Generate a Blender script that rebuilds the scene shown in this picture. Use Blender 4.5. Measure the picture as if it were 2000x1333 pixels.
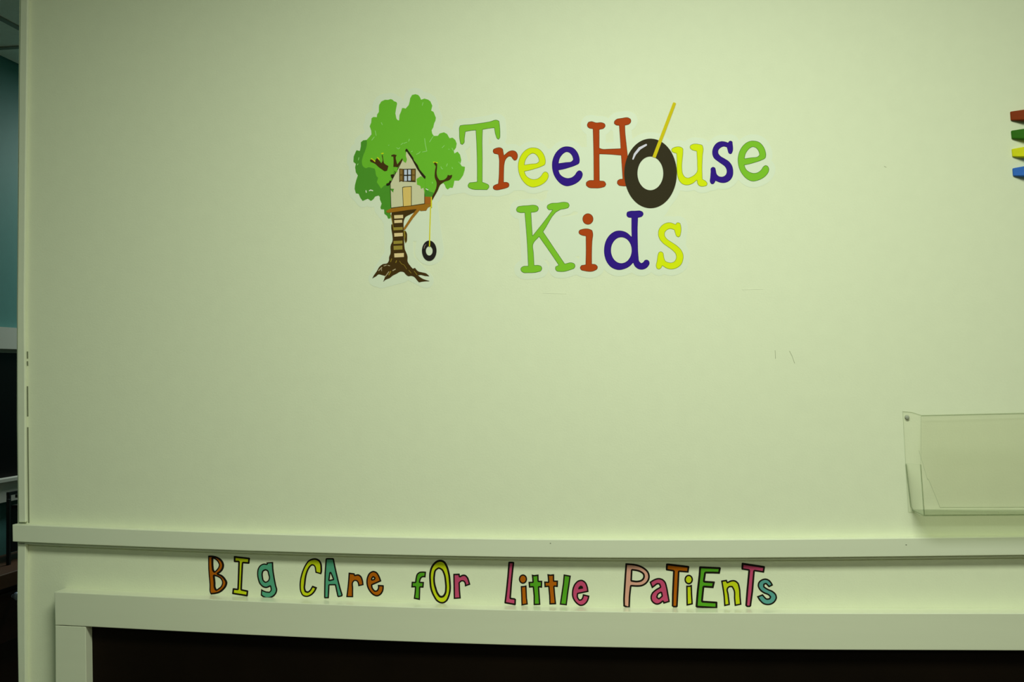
import bpy, math, random
import numpy as np
from mathutils import Vector, Matrix
from mathutils.geometry import delaunay_2d_cdt
for o in list(bpy.data.objects): bpy.data.objects.remove(o)
SC = bpy.context.scene
COL = SC.collection

# ---------------------------------------------------------------- camera
PHI, PIT, RHO, FPX, DW = .148, .0305, .0115, 2000.0, 2.17
c_, s_ = math.cos, math.sin
FW = np.array([-s_(PHI)*c_(PIT), c_(PHI)*c_(PIT), s_(PIT)])
R0 = np.array([c_(PHI), s_(PHI), 0.0]); U0 = np.cross(R0, FW)
RT = R0*c_(RHO) - U0*s_(RHO); UP = U0*c_(RHO) + R0*s_(RHO)
CAM = np.array([0, -DW, 1.5])
cam = bpy.data.cameras.new('camera'); cam.lens = 36.0; cam.sensor_width = 36.0
cam.clip_start = .05; cam.clip_end = 50
co = bpy.data.objects.new('camera', cam); COL.objects.link(co)
M = Matrix(((RT[0], UP[0], -FW[0], CAM[0]), (RT[1], UP[1], -FW[1], CAM[1]), (RT[2], UP[2], -FW[2], CAM[2]), (0, 0, 0, 1)))
co.matrix_world = M
SC.camera = co

def ray(x, y): return FW + (x-1000)/FPX*RT - (y-666.5)/FPX*UP
def P(x, y, d=0.0):
    "surveyed point -> place on the plane d metres in front of the wall"
    v = ray(x, y); return CAM + v/v[1]*(DW-d)

# ---------------------------------------------------------------- world, light, exposure
w = bpy.data.worlds.new('world'); SC.world = w; w.use_nodes = True
w.node_tree.nodes['Background'].inputs[0].default_value = (.80, 1, .60, 1)
w.node_tree.nodes['Background'].inputs[1].default_value = .06
CEIL = 2.75
LC = (.90, 1.0, .80)
def area(name, loc, sx, sy, power, col, rot=(0, 0, 0)):
    l = bpy.data.lights.new(name, 'AREA'); l.shape = 'RECTANGLE'; l.size = sx; l.size_y = sy
    l.energy = power; l.color = col
    o = bpy.data.objects.new(name, l); COL.objects.link(o); o.location = loc; o.rotation_euler = rot
    return o
area('ceiling_lamp_light', (0, -1.32, CEIL-.03), 1.12, .52, 43.5, LC)
area('rear_lamp_light', (1.22, -3.5, CEIL-.03), 1.12, .52, 35, LC)
area('passage_fill_light', (-2.0, 2.6, CEIL-.03), .5, .5, 25, (.85, 1.0, .9))  # unseen fill added to brighten the passage; no fixture is built for it
vs = SC.view_settings
SC.display_settings.display_device = 'sRGB'
vs.view_transform = 'Standard'; vs.look = 'None'; vs.gamma = 1; vs.use_curve_mapping = False
vs.exposure = 0.0
SC.cycles.transparent_max_bounces = 48

# ---------------------------------------------------------------- materials
def lin(c): return tuple(((v/255)/12.92 if v/255 <= .04045 else ((v/255+.055)/1.055)**2.4) for v in c)
def alb(c, e):
    "paint colour of a print whose seen colour is c under local light level e"
    l = lin(c); return tuple(min(.92, max(.0015, l[i]/(LC[i]*e))) for i in range(3))
MATS = {}
def mat(name, col, rough=.5, spec=.3, bump=None, metal=0, coat=0):
    if name in MATS: return MATS[name]
    m = bpy.data.materials.new(name); m.use_nodes = True; nt = m.node_tree
    b = nt.nodes['Principled BSDF']
    b.inputs['Base Color'].default_value = (*col, 1); b.inputs['Roughness'].default_value = rough
    b.inputs['Specular IOR Level'].default_value = spec; b.inputs['Metallic'].default_value = metal
    b.inputs['Coat Weight'].default_value = coat
    if bump:
        sc, st, stretch, var = bump
        tc = nt.nodes.new('ShaderNodeTexCoord'); mp = nt.nodes.new('ShaderNodeMapping')
        mp.inputs['Scale'].default_value = stretch
        n = nt.nodes.new('ShaderNodeTexNoise'); n.inputs['Scale'].default_value = sc; n.inputs['Detail'].default_value = 5
        bp = nt.nodes.new('ShaderNodeBump'); bp.inputs['Strength'].default_value = st; bp.inputs['Distance'].default_value = .002
        nt.links.new(tc.outputs['Object'], mp.inputs['Vector']); nt.links.new(mp.outputs[0], n.inputs['Vector'])
        nt.links.new(n.outputs['Fac'], bp.inputs['Height']); nt.links.new(bp.outputs[0], b.inputs['Normal'])
        if var:
            n2 = nt.nodes.new('ShaderNodeTexNoise'); n2.inputs['Scale'].default_value = sc*.12; n2.inputs['Detail'].default_value = 6
            nt.links.new(mp.outputs[0], n2.inputs['Vector'])
            r = nt.nodes.new('ShaderNodeValToRGB'); r.color_ramp.elements[0].position = .3; r.color_ramp.elements[1].position = .7
            r.color_ramp.elements[0].color = (*[v*(1-var) for v in col], 1); r.color_ramp.elements[1].color = (*[min(1, v*(1+var)) for v in col], 1)
            nt.links.new(n2.outputs['Fac'], r.inputs[0]); nt.links.new(r.outputs[0], b.inputs['Base Color'])
    MATS[name] = m; return m
m_wall = mat('wall_paint', (.772, .80, .60), .55, .25, (260, .12, (1, 1, 1), .012))
m_trim = mat('trim_paint', (.725, .75, .585), .32, .5, (60, .015, (.25, 1, 4), .015))
m_frame = mat('frame_paint', (.71, .73, .56), .27, .5, (45, .05, (.3, 1, 4), .02))
m_teal = mat('teal_paint', (.098, .262, .25), .6, .2, (200, .1, (1, 1, 1), .02))
m_white = mat('white_trim_paint', (.66, .64, .58), .5, .3, (80, .1, (1, 1, 1), .01))
m_board = mat('dark_board_surface', (.006, .0032, .0015), .6, .08, (40, .15, (1, 1, 1), .25))
m_darkgl = mat('dark_window', (.003, .001, .001), .4, .1, (10, .05, (1, 1, 1), .1))
m_tile = mat('ceiling_tile', (.86, .88, .80), .9, .1, (120, .5, (1, 1, 1), .05))
m_tbar = mat('ceiling_grid_metal', (.26, .28, .24), .5, .3, (100, .05, (1, 1, 1), .02))
m_floor = mat('floor_vinyl', (.16, .13, .09), .5, .3, (30, .1, (1, 1, 1), .1))
m_gap = mat('dark_gap_caulk', (.19, .21, .135), .8, .1, (90, .1, (1, 1, 1), .1))  # dark caulk colour for the joint slivers and nail holes
m_crack = mat('old_caulk', (.36, .38, .25), .8, .1, (90, .1, (1, 1, 1), .1))
m_wood = mat('dark_wood', (.02, .006, .003), .5, .15, (20, .1, (.4, 1, 6), .3))
m_wood2 = mat('brown_wood', (.075, .028, .012), .5, .3, (20, .1, (.4, 1, 6), .2))
m_black = mat('black_metal', (.006, .006, .007), .45, .4, (90, .1, (1, 1, 1), .1))
m_knob = mat('grey_blue_knob', (.22, .26, .36), .3, .5, (90, .02, (1, 1, 1), .02))
m_screw = mat('screw_head', (.36, .38, .31), .45, .3, (200, .1, (1, 1, 1), .05))
def acrylic(name, tint, edge=False):
    m = bpy.data.materials.new(name); m.use_nodes = True; nt = m.node_tree; nt.nodes.clear()
    out = nt.nodes.new('ShaderNodeOutputMaterial'); mx = nt.nodes.new('ShaderNodeMixShader')
    t = nt.nodes.new('ShaderNodeBsdfTransparent'); g = nt.nodes.new('ShaderNodeBsdfGlossy'); lw = nt.nodes.new('ShaderNodeLayerWeight'); lw.inputs[0].default_value = .5
    pw = nt.nodes.new('ShaderNodeMath'); pw.operation = 'POWER'; pw.inputs[1].default_value = 5
    fr = nt.nodes.new('ShaderNodeMath'); fr.operation = 'MULTIPLY_ADD'; fr.inputs[1].default_value = .9; fr.inputs[2].default_value = .02
    nt.links.new(lw.outputs['Facing'], pw.inputs[0]); nt.links.new(pw.outputs[0], fr.inputs[0])
    n = nt.nodes.new('ShaderNodeTexNoise'); n.inputs['Scale'].default_value = 25
    bp = nt.nodes.new('ShaderNodeBump'); bp.inputs['Strength'].default_value = .05; bp.inputs['Distance'].default_value = .002
    nt.links.new(n.outputs['Fac'], bp.inputs['Height']); nt.links.new(bp.outputs[0], g.inputs['Normal'])
    t.inputs[0].default_value = (*tint, 1); g.inputs[0].default_value = (.9, .95, .9, 1); g.inputs['Roughness'].default_value = .08
    nt.links.new(fr.outputs[0], mx.inputs[0]); nt.links.new(t.outputs[0], mx.inputs[1]); nt.links.new(g.outputs[0], mx.inputs[2])
    nt.links.new(mx.outputs[0], out.inputs[0]); MATS[name] = m; return m
m_acr = acrylic('clear_acrylic', (.998, .997, .990))
m_acr2 = acrylic('acrylic_floor', (.80, .81, .74))  # darker tint put in so the holder's floor casts a deeper shadow
m_edge = acrylic('acrylic_cut_edge', (.62, .66, .58))

# ---------------------------------------------------------------- object helpers
def mesh_obj(name, verts, faces, m, parent=None, origin=None, fmats=None, smooth=False):
    V = np.array(verts, float)
    if origin is None: origin = (V.min(0)+V.max(0))/2
    origin = np.array(origin, float)
    me = bpy.data.meshes.new(name); me.from_pydata((V-origin).tolist(), [], [list(map(int, f)) for f in faces])
    for mm in (m if isinstance(m, list) else [m]): me.materials.append(mm)
    if fmats: me.polygons.foreach_set('material_index', fmats)
    if smooth: me.polygons.foreach_set('use_smooth', [True]*len(me.polygons))
    me.update()
    o = bpy.data.objects.new(name, me); COL.objects.link(o)
    if parent is not None:
        o.parent = parent; o.location = Vector(origin) - parent_world(parent)
    else: o.location = origin
    return o
def parent_world(p):
    v = Vector(p.location)
    while p.parent: p = p.parent; v += p.location
    return v
def empty(name, loc):
    o = bpy.data.objects.new(name, None); o.empty_display_size = .02; COL.objects.link(o); o.location = Vector([float(q) for q in loc]); return o
def tag(o, label=None, cat=None, group=None, kind=None):
    if label: o['label'] = label
    if cat: o['category'] = cat
    if group: o['group'] = group
    if kind: o['kind'] = kind
    return o
BF = [(0, 3, 2, 1), (4, 5, 6, 7), (0, 1, 5, 4), (1, 2, 6, 5), (2, 3, 7, 6), (3, 0, 4, 7)]
def box(name, a, b, m, parent=None, kind=None, bevel=0):
    (x0, y0, z0), (x1, y1, z1) = a, b
    v = [(x0, y0, z0), (x1, y0, z0), (x1, y1, z0), (x0, y1, z0), (x0, y0, z1), (x1, y0, z1), (x1, y1, z1), (x0, y1, z1)]
    o = mesh_obj(name, v, BF, m, parent)
    if bevel:
        md = o.modifiers.new('bevel', 'BEVEL'); md.width = bevel; md.segments = 2
    if kind: o['kind'] = kind
    return o
def slab(name, top, bot, d_front, d_back, m, parent=None, kind=None, bevel=.0012):
    """moulding whose front face runs between two surveyed edge lines; d = distance proud of the wall"""
    n = len(top); V = []; F = []
    for (tx, ty), (bx, by) in zip(top, bot):
        a = P(tx, ty, d_front); b = P(bx, by, d_front)
        V += [a, b, (a[0], -d_back, a[2]), (b[0], -d_back, b[2])]
    for i in range(n-1):
        k = 4*i; F += [(k, k+1, k+5, k+4), (k, k+4, k+6, k+2), (k+1, k+3, k+7, k+5), (k+2, k+6, k+7, k+3)]
    F += [(0, 2, 3, 1), (4*n-4, 4*n-3, 4*n-1, 4*n-2)]
    o = mesh_obj(name, V, F, m, parent)
    if bevel:
        md = o.modifiers.new('bevel', 'BEVEL'); md.width = bevel; md.segments = 2; md.limit_method = 'ANGLE'; md.angle_limit = .8
    if kind: o['kind'] = kind
    return o
def interp(pts, xs):
    X = [p[0] for p in pts]; Y = [p[1] for p in pts]
    # smooth low-order fit keeps the moulding fair
    k = np.polyfit(X, Y, 4); return [(x, float(np.polyval(k, x))) for x in xs]

# ---------------------------------------------------------------- outline shapes (printed vinyl)
def smooth_loop(pts, ang=52, sub=5):
    pts = [np.array(p[:2], float) for p in pts]; n = len(pts); corner = []
    for i in range(n):
        a = pts[i]-pts[i-1]; b = pts[(i+1) % n]-pts[i]
        t = abs(math.atan2(a[0]*b[1]-a[1]*b[0], a@b)); corner.append(math.degrees(t) > ang)
    out = []
    for i in range(n):
        p1, p2 = pts[i], pts[(i+1) % n]; L = np.linalg.norm(p2-p1)
        p0 = pts[i-1] if not corner[i] else p1-(p2-p1); p3 = pts[(i+2) % n] if not corner[(i+1) % n] else p2+(p2-p1)
        def tang(a, b, c):
            la = np.linalg.norm(b-a)+1e-6; lb = np.linalg.norm(c-b)+1e-6
            return ((b-a)/la*lb+(c-b)/lb*la)/(la+lb)
        m1 = tang(p0, p1, p2)*L; m2 = tang(p1, p2, p3)*L
        for k in range(sub):
            t = k/sub; out.append((2*t**3-3*t*t+1)*p1+(t**3-2*t*t+t)*m1+(-2*t**3+3*t*t)*p2+(t**3-t*t)*m2)
    return np.array(out)
def sd_poly(X, Y, pts):
    d = np.full(X.shape, 1e9); inside = np.zeros(X.shape, bool); n = len(pts)
    for i in range(n):
        ax, ay = pts[i-1]; bx, by = pts[i]; ex, ey = bx-ax, by-ay; L = ex*ex+ey*ey
        if L < 1e-9: continue
        t = np.clip(((X-ax)*ex+(Y-ay)*ey)/L, 0, 1)
        d = np.minimum(d, (X-ax-t*ex)**2+(Y-ay-t*ey)**2)
        if ay != by:
            inside ^= ((Y < by) != (Y < ay)) & (X < ex*(Y-ay)/ey+ax)
    d = np.sqrt(d); return np.where(inside, -d, d)
def sd_stroke(X, Y, pts):
    d = np.full(X.shape, 1e9)
    for a, b in zip(pts[:-1], pts[1:]):
        ex, ey = b[0]-a[0], b[1]-a[1]; L = ex*ex+ey*ey+1e-9
        t = np.clip(((X-a[0])*ex+(Y-a[1])*ey)/L, 0, 1)
        d = np.minimum(d, np.hypot(X-a[0]-t*ex, Y-a[1]-t*ey)-(a[2]*(1-t)+b[2]*t))
    return d
class Fr:
    "survey frame: crop origin and zoom"
    def __init__(s, ox, oy, k): s.ox, s.oy, s.k = ox, oy, k
    def __call__(s, pts): return [((p[0]/s.k+s.ox), (p[1]/s.k+s.oy)) + ((p[2]/s.k,) if len(p) > 2 else ()) for p in pts]
def ell(cx, cy, rx, ry, n=28, rot=0):
    return [(cx+rx*math.cos(t)*math.cos(rot)-ry*math.sin(t)*math.sin(rot), cy+rx*math.cos(t)*math.sin(rot)+ry*math.sin(t)*math.cos(rot)) for t in [2*math.pi*i/n for i in range(n)]]
# a shape is a list of (op, kind, pts_in_pixels); op '+' or '-'
def field(shape, h, pad=4.0):
    A = np.array([p[:2] for op, k, pts in shape if op == '+' for p in pts])
    rmax = max([p[2] for op, k, pts in shape for p in pts if len(p) > 2] + [0])
    x0, y0 = A.min(0)-pad-rmax; x1, y1 = A.max(0)+pad+rmax
    X, Y = np.meshgrid(np.arange(x0, x1+h, h), np.arange(y0, y1+h, h)); D = np.full(X.shape, 1e9)
    for op, k, pts in shape:
        if k == 's': d = sd_stroke(X, Y, pts)
        elif k == 'c': d = sd_poly(X, Y, smooth_loop(pts))
        else: d = sd_poly(X, Y, np.array([p[:2] for p in pts]))
        D = np.minimum(D, d) if op == '+' else np.maximum(D, -d)
    return X, Y, D
def blur(D):
    E_ = D.copy(); E_[1:-1] = (D[:-2]+2*D[1:-1]+D[2:])/4; G = E_.copy(); G[:, 1:-1] = (E_[:, :-2]+2*E_[:, 1:-1]+E_[:, 2:])/4; return G
def contours(X, Y, D):
    h = X[0, 1]-X[0, 0]; ins = D < 0
    c = ins[:-1, :-1]*1+ins[:-1, 1:]*2+ins[1:, 1:]*4+ins[1:, :-1]*8
    T = {1: [(3, 0)], 2: [(0, 1)], 3: [(3, 1)], 4: [(1, 2)], 5: [(3, 0), (1, 2)], 6: [(0, 2)], 7: [(3, 2)], 8: [(2, 3)], 9: [(2, 0)], 10: [(0, 1), (2, 3)], 11: [(2, 1)], 12: [(1, 3)], 13: [(1, 0)], 14: [(0, 3)]}
    nxt = {}; pt = {}
    for i, j in zip(*np.nonzero((c > 0) & (c < 15))):
        ids = [('h', i, j), ('v', i, j+1), ('h', i+1, j), ('v', i, j)]
        for a, b in T[int(c[i, j])]:
            for e in (ids[a], ids[b]):
                if e not in pt:
                    q, u, v = e
                    u2, v2 = (u, v+1) if q == 'h' else (u+1, v)
                    d0, d1 = D[u, v], D[u2, v2]; t = d0/(d0-d1)
                    pt[e] = (X[u, v]+(X[u2, v2]-X[u, v])*t, Y[u, v]+(Y[u2, v2]-Y[u, v])*t)
            nxt[ids[a]] = ids[b]
    loops = []
    while nxt:
        s0 = next(iter(nxt)); L = []; e = s0
        while e in nxt: L.append(pt[e]); e = nxt.pop(e)
        if len(L) > 6: loops.append(np.array(L))
    return loops
def simplify(L, tol):
    n = len(L); i0 = 0; i1 = int(np.argmax(((L-L[0])**2).sum(1))); keep = {i0, i1}
    st = [(i0, i1), (i1, n)]
    while st:
        a, b = st.pop()
        if b-a < 2: continue
        pa, pb = L[a], L[b % n]; d = pb-pa; nn = np.hypot(*d)+1e-12
        seg = L[a+1:b]; dist = np.abs((seg[:, 0]-pa[0])*d[1]-(seg[:, 1]-pa[1])*d[0])/nn
        k = int(np.argmax(dist))
        if dist[k] > tol: keep.add(a+1+k); st += [(a, a+1+k), (a+1+k, b)]
    return L[sorted(keep)]
def sheet(name, XYD, m, d, parent=None, th=.00025, tol=.07, off=0.0, shift=(0, 0), base=None):
    """cut sheet from a distance field: off<0 insets, shift moves; base = field limit it must stay inside"""
    X, Y, D = XYD; F_ = D - off
    loops = [simplify(l, tol) for l in contours(X, Y, F_)]
    loops = [l+np.array(shift) for l in loops if len(l) >= 3]
    pts = []; edges = []; spans = []
    for l in loops:
        k = len(pts); pts += [Vector((float(a), float(b))) for a, b in l]; n = len(l)
        edges += [(k+i, k+(i+1) % n) for i in range(n)]; spans.append((k, n))
    vs_, es, fs, ov, oe, of = delaunay_2d_cdt(pts, edges, [], 1, 1e-5)
    V = [P(v.x, v.y, d) for v in vs_]; F = []
    for f in fs:
        a, b, c = [vs_[i] for i in f[:3]]
        gx = ((a.x+b.x+c.x)/3-shift[0]-X[0, 0])/(X[0, 1]-X[0, 0]); gy = ((a.y+b.y+c.y)/3-shift[1]-Y[0, 0])/(Y[1, 0]-Y[0, 0])
        i_, j_ = int(gy), int(gx); u, v = gy-i_, gx-j_
        if not (0 <= i_ < F_.shape[0]-1 and 0 <= j_ < F_.shape[1]-1): continue
        if (F_[i_, j_]*(1-u)*(1-v)+F_[i_+1, j_]*u*(1-v)+F_[i_, j_+1]*(1-u)*v+F_[i_+1, j_+1]*u*v) > 0: continue
        F.append(list(f) if (b-a).cross(c-a) < 0 else list(f)[::-1])
    mp = {}
    for i, srcs in enumerate(ov):
        for q in srcs: mp[q] = i
    nb = len(V)
    V += [P(v.x, v.y, d)+np.array([0, th, 0]) for v in vs_]
    for k, n in spans:
        for i in range(n):
            a, b = mp.get(k+i), mp.get(k+(i+1) % n)
            if a is None or b is None or a == b: continue
            F.append((a, b, b+nb, a+nb))
    return mesh_obj(name, V, F, m, parent)

# ================================================================ THE ROOM
XR = 3.2; YB = -4.4
def meet_z(px, py, z): v = ray(px, py); return CAM+v*((z-CAM[2])/v[2])
XS = float(meet_z(17, 119, CEIL)[0])           # side wall of the passage on the left
YF = 3.2
box('floor', (XS-.1, YB, -.1), (XR+.1, YF+.1, 0), m_floor, kind='structure')
box('wall_left', (XS-.1, YB, 0), (XS, YF+.1, CEIL+.1), m_teal, kind='structure')
box('wall_far', (XS, YF, 0), (XR, YF+.1, CEIL+.1), m_teal, kind='structure')
# the photographed partition; its left edge follows the surveyed corner
edge = [(38.5, -60), (36.5, 150), (35, 350), (33, 600), (33, 820), (34.5, 950), (34.5, 1100), (34.5, 1200), (36, 1333), (38, 1500)]
V = []; F = []
ptsE = [P(x, y) for x, y in edge]
ptsE = [np.array([ptsE[0][0], 0, CEIL])] + [p for p in ptsE if 0.05 < p[2] < CEIL-.02] + [np.array([ptsE[-1][0], 0, 0])]
n = len(ptsE)
for p in ptsE: V += [(p[0], 0, p[2]), (XR, 0, p[2]), (p[0], .13, p[2]), (XR, .13, p[2])]
for i in range(n-1):
    k = 4*i; F += [(k, k+4, k+5, k+1), (k+2, k+3, k+7, k+6), (k, k+2, k+6, k+4), (k+1, k+5, k+7, k+3)]
F += [(0, 1, 3, 2), (4*n-4, 4*n-2, 4*n-1, 4*n-3)]
wall = mesh_obj('wall_front', V, F, m_wall); wall['kind'] = 'structure'

# ceiling: a plate with a metal grid and lay-in tiles
ceil = box('ceiling', (XS, YB, CEIL+.012), (XR, YF, CEIL+.1), m_tbar, kind='structure')
xb = float(meet_z(18, 44, CEIL)[0]); TS = .61
xs = [XS] + [xb+i*TS for i in range(0, 10) if xb+i*TS < XR] + [XR]
ys = [-2.845, -1.625, -1.015, .205, 1.345, 2.565]; ys = [YB]+[y for y in ys if YB+.05 < y < YF-.05]+[YF]
LX0, LX1, LY0, LY1 = -.61, .61, -1.705, -1.095
for a in xs[1:-1]: box('grid_bar', (a-.012, YB, CEIL-.004), (a+.012, YF, CEIL+.012), m_tbar, ceil)
for b in ys[1:-1]: box('grid_bar', (XS, b-.012, CEIL-.0035), (XR, b+.012, CEIL+.0115), m_tbar, ceil)
tile_me = {}
for a0, a1 in zip(xs[:-1], xs[1:]):
    for b0, b1 in zip(ys[:-1], ys[1:]):
        if b1 > -.2 and a0 > -1.4: continue         # behind the partition nothing is seen
        key = (round(a1-a0, 4), round(b1-b0, 4)); ctr = ((a0+a1)/2, (b0+b1)/2, CEIL+.006)
        if key not in tile_me:
            t = box('ceiling_tile', (a0+.012, b0+.012, CEIL+.001), (a1-.012, b1-.012, CEIL+.0115), m_tile, ceil); tile_me[key] = t.data
        else:
            t = bpy.data.objects.new('ceiling_tile', tile_me[key]); COL.objects.link(t); t.parent = ceil; t.location = Vector(ctr)-ceil.location
# ceiling lamp (above the frame; it lights the wall)
mE = bpy.data.materials.new('lamp_diffuser'); mE.use_nodes = True; bE = mE.node_tree.nodes['Principled BSDF']
bE.inputs['Emission Color'].default_value = (*LC, 1); bE.inputs['Emission Strength'].default_value = 1.5
for lx, ly, lab in ((0, -1.32, 'long fluorescent ceiling panel close in front of the lettered wall'), (1.22, -3.5, 'long fluorescent ceiling panel farther back, behind the camera')):
    lamp = empty('ceiling_light', (lx, ly, CEIL)); tag(lamp, lab, 'ceiling light')
    box('diffuser', (lx-.59, ly-.29, CEIL-.02), (lx+.59, ly+.29, CEIL-.012), mE, lamp)
    for a, b in (((-.61, -.305, CEIL-.025), (.61, -.29, CEIL-.004)), ((-.61, .29, CEIL-.025), (.61, .305, CEIL-.004)), ((-.61, -.29, CEIL-.025), (-.59, .29, CEIL-.004)), ((.59, -.29, CEIL-.025), (.61, .29, CEIL-.004))):
        box('frame', (a[0]+lx, a[1]+ly, a[2]), (b[0]+lx, b[1]+ly, b[2]), m_white, lamp)

# ---- mouldings on the partition
xs_r = [24, 120, 240, 360, 480, 600, 720, 850, 1000, 1150, 1300, 1450, 1600, 1750, 1880, 2000, 2120, 2260, 2400]
def ext(pts): return pts+[(2400, pts[-1][1]+(3 if pts[-1][1] > 1150 else -3))]
rail_t = ext([(24, 1025), (200, 1033), (300, 1036.5), (400, 1040), (560, 1045.5), (760, 1050), (900, 1053), (1100, 1055), (1360, 1054.8), (1560, 1054), (1800, 1051), (2000, 1049.6)])
rail_b = ext([(24, 1059), (200, 1066.5), (400, 1072.5), (560, 1079), (760, 1084.5), (900, 1088), (1100, 1090.5), (1360, 1090), (1560, 1089.5), (1800, 1086.5), (2000, 1086)])
ra, rb = interp(rail_t, xs_r), interp(rail_b, xs_r)
ra[0] = (24, 1025.2); rb[0] = (24.6, 1058.5)
trim1 = slab('trim_1', ra, rb, .022, 0, m_trim, kind='structure')
rail_t2 = [(x, y-1.5) for x, y in rb[1:]]; rail_b2 = [(x, y+4.5) for x, y in rb[1:]]
rail_t2.insert(0, (35.5, 1058)); rail_b2.insert(0, (35.5, 1063.5))
trim2 = slab('trim_2', rail_t2, rail_b2, .012, 0, m_trim, kind='structure')
# corner bead, above and below the rail
def vstrip(name, L, Rr, d, m):
    n = len(L); V = []; F = []
    for (lx, y), (rx, _) in zip(L, Rr):
        a = P(lx, y, d); b = P(rx, y, d); V += [a, b, (a[0], 0, a[2]), (b[0], 0, b[2])]
    for i in range(n-1):
        k = 4*i; F += [(k, k+4, k+5, k+1), (k+1, k+5, k+7, k+3), (k, k+2, k+6, k+4), (k+2, k+3, k+7, k+6)]
    F += [(0, 1, 3, 2), (4*n-4, 4*n-2, 4*n-1, 4*n-3)]
    o = mesh_obj(name, V, F, m); md = o.modifiers.new('bevel', 'BEVEL'); md.width = .0018; md.segments = 2; md.limit_method = 'ANGLE'; md.angle_limit = .8
    o['kind'] = 'structure'; return o
ZTOP = -150
t3 = vstrip('trim_3', [(41, -190), (39.8, 0), (37.5, 150), (35.8, 350), (33.6, 600), (33.4, 740), (33.8, 820), (35, 950), (36.3, 1021)],
       [(55, -190), (53.8, 0), (52, 150), (49.5, 350), (47.3, 600), (48.2, 740), (48.6, 820), (49, 950), (50.2, 1021)], .009, m_trim)
t4 = vstrip('trim_4', [(34.3, 1060), (33.6, 1120), (33.2, 1180), (34, 1250), (35.5, 1333), (38, 1430)], [(50, 1060), (48.8, 1120), (48.6, 1180), (48.8, 1250), (49.5, 1333), (51, 1430)], .012, m_trim)
# open joint beside the corner bead
for (y0, y1, x0, x1) in ((687, 701, 52.2, 52.4), (706, 715, 52.2, 52.6), (755, 814, 52.3, 52.8), (835, 890, 52.9, 53.3), (890, 1022, 53.3, 54.8)):
    a, b = P(x0+1.3, y0, .0006), P(x1+1.3, y1, .0006); wd = .0030
    mesh_obj('caulk_gap', [(a[0]-wd/2, -.0006, a[2]), (a[0]+wd/2, -.0006, a[2]), (b[0]+wd/2, -.0006, b[2]), (b[0]-wd/2, -.0006, b[2]),
                           (a[0]-wd/2, .001, a[2]), (a[0]+wd/2, .001, a[2]), (b[0]+wd/2, .001, b[2]), (b[0]-wd/2, .001, b[2])], BF, m_gap, wall)
# scuffs and hairline scratches on the paint
for q in ([(1514, 685), (1514.6, 701)], [(1542, 686), (1547, 696), (1552, 710)], [(1075, 668), (1076, 674)], [(661, 688), (663, 695)], [(1060, 573), (1105, 574)], [(1450, 566), (1490, 565)], [(1727, 325), (1731, 327)]):
    wd = .0006 if q[0][1] > 600 else .0004
    XYD = field([('+', 's', [(x, y, .42 if q[0][0] > 1500 else .36) for x, y in q])], .2, 2)
    sheet('scuff_mark', XYD, m_crack if q[0][0] > 1500 else m_trim, .0003, wall, th=.0003)

for hx, hy in ((1770, 1065), (1075, 1062)):
    h_ = P(hx, hy, .0223); th_ = [2*math.pi*i/8 for i in range(8)]
    mesh_obj('nail_hole', [(h_[0]+.0016*math.cos(t), h_[1], h_[2]+.0009*math.sin(t)) for t in th_]+[(h_[0]+.0016*math.cos(t), h_[1]+.0004, h_[2]+.0009*math.sin(t)) for t in th_],
             [tuple(range(8))]+[(i, (i+1) % 8, (i+1) % 8+8, i+8) for i in range(8)], m_gap, trim1)
# ---- framed dark board under the rail
ft = [(107, 1157.2), (200, 1161.3), (400, 1170), (560, 1178), (760, 1186), (900, 1190.5), (1100, 1193.8), (1360, 1197), (1560, 1198), (1800, 1198.3), (2000, 1199.5), (2400, 1203)]
fb = [(107, 1222), (176, 1225), (200, 1226), (400, 1236), (560, 1244), (760, 1253.5), (900, 1259), (1100, 1264), (1360, 1267.5), (1560, 1269.3), (1800, 1270.5), (2000, 1273), (2400, 1277)]
xs_f = [106.5] + xs_r[1:]
fa, fbb = interp(ft, xs_f), interp(fb, xs_f); fa[0] = (106, 1157); fbb[0] = (107.5, 1222.3)
DF = .042
board = empty('framed_board', P(1000, 1320, 0))
tag(board, 'wide dark board in a deep cream-painted wooden frame under the chair rail', 'board')
slab('frame_rail', fa, fbb, DF, 0, m_frame, board, bevel=.0015)
bl = P(fa[0][0], fa[0][1], DF); br = P(fa[-1][0], fa[-1][1], DF); ZB = .22
il = P(166.5, 1224.5, DF)
pR = P(fa[-1][0], fbb[-1][1], DF)
def poly_prism(name, pts, y0, y1, m, parent, bevel=.0012):
    n = len(pts); V = [(a, y0, b) for a, b in pts]+[(a, y1, b) for a, b in pts]
    F = [list(range(n))[::-1], list(range(n, 2*n))]+[(i, (i+1) % n, (i+1) % n+n, i+n) for i in range(n)]
    o = mesh_obj(name, V, F, m, parent)
    if bevel: md = o.modifiers.new('bevel', 'BEVEL'); md.width = bevel; md.segments = 2
    return o
zj = P(107.5, 1222.3, DF)[2]; zj2 = P(167, 1225, DF)[2]
xo = [P(107.7, 1223, DF)[0], P(108.3, 1333, DF)[0]]; xi = [P(167, 1225, DF)[0], P(168.5, 1333, DF)[0]]
zl = P(108.3, 1333, DF)[2]
poly_prism('frame_stile', [(xo[0], zj-.0006), (xi[0], zj2-.0006), (xi[1], zl), (xi[1]+.002, ZB), (xo[1]+.002, ZB), (xo[1], zl)], -DF, 0, m_frame, board)
poly_prism('frame_stile', [(pR[0]-.065, pR[2]-.0006), (pR[0], pR[2]-.0006), (pR[0], ZB), (pR[0]-.065, ZB)], -DF, 0, m_frame, board)
poly_prism('frame_rail', [(xo[1]+.002, ZB), (pR[0], ZB), (pR[0], ZB-.07), (xo[1]+.002, ZB-.07)], -DF, 0, m_frame, board)
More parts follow.
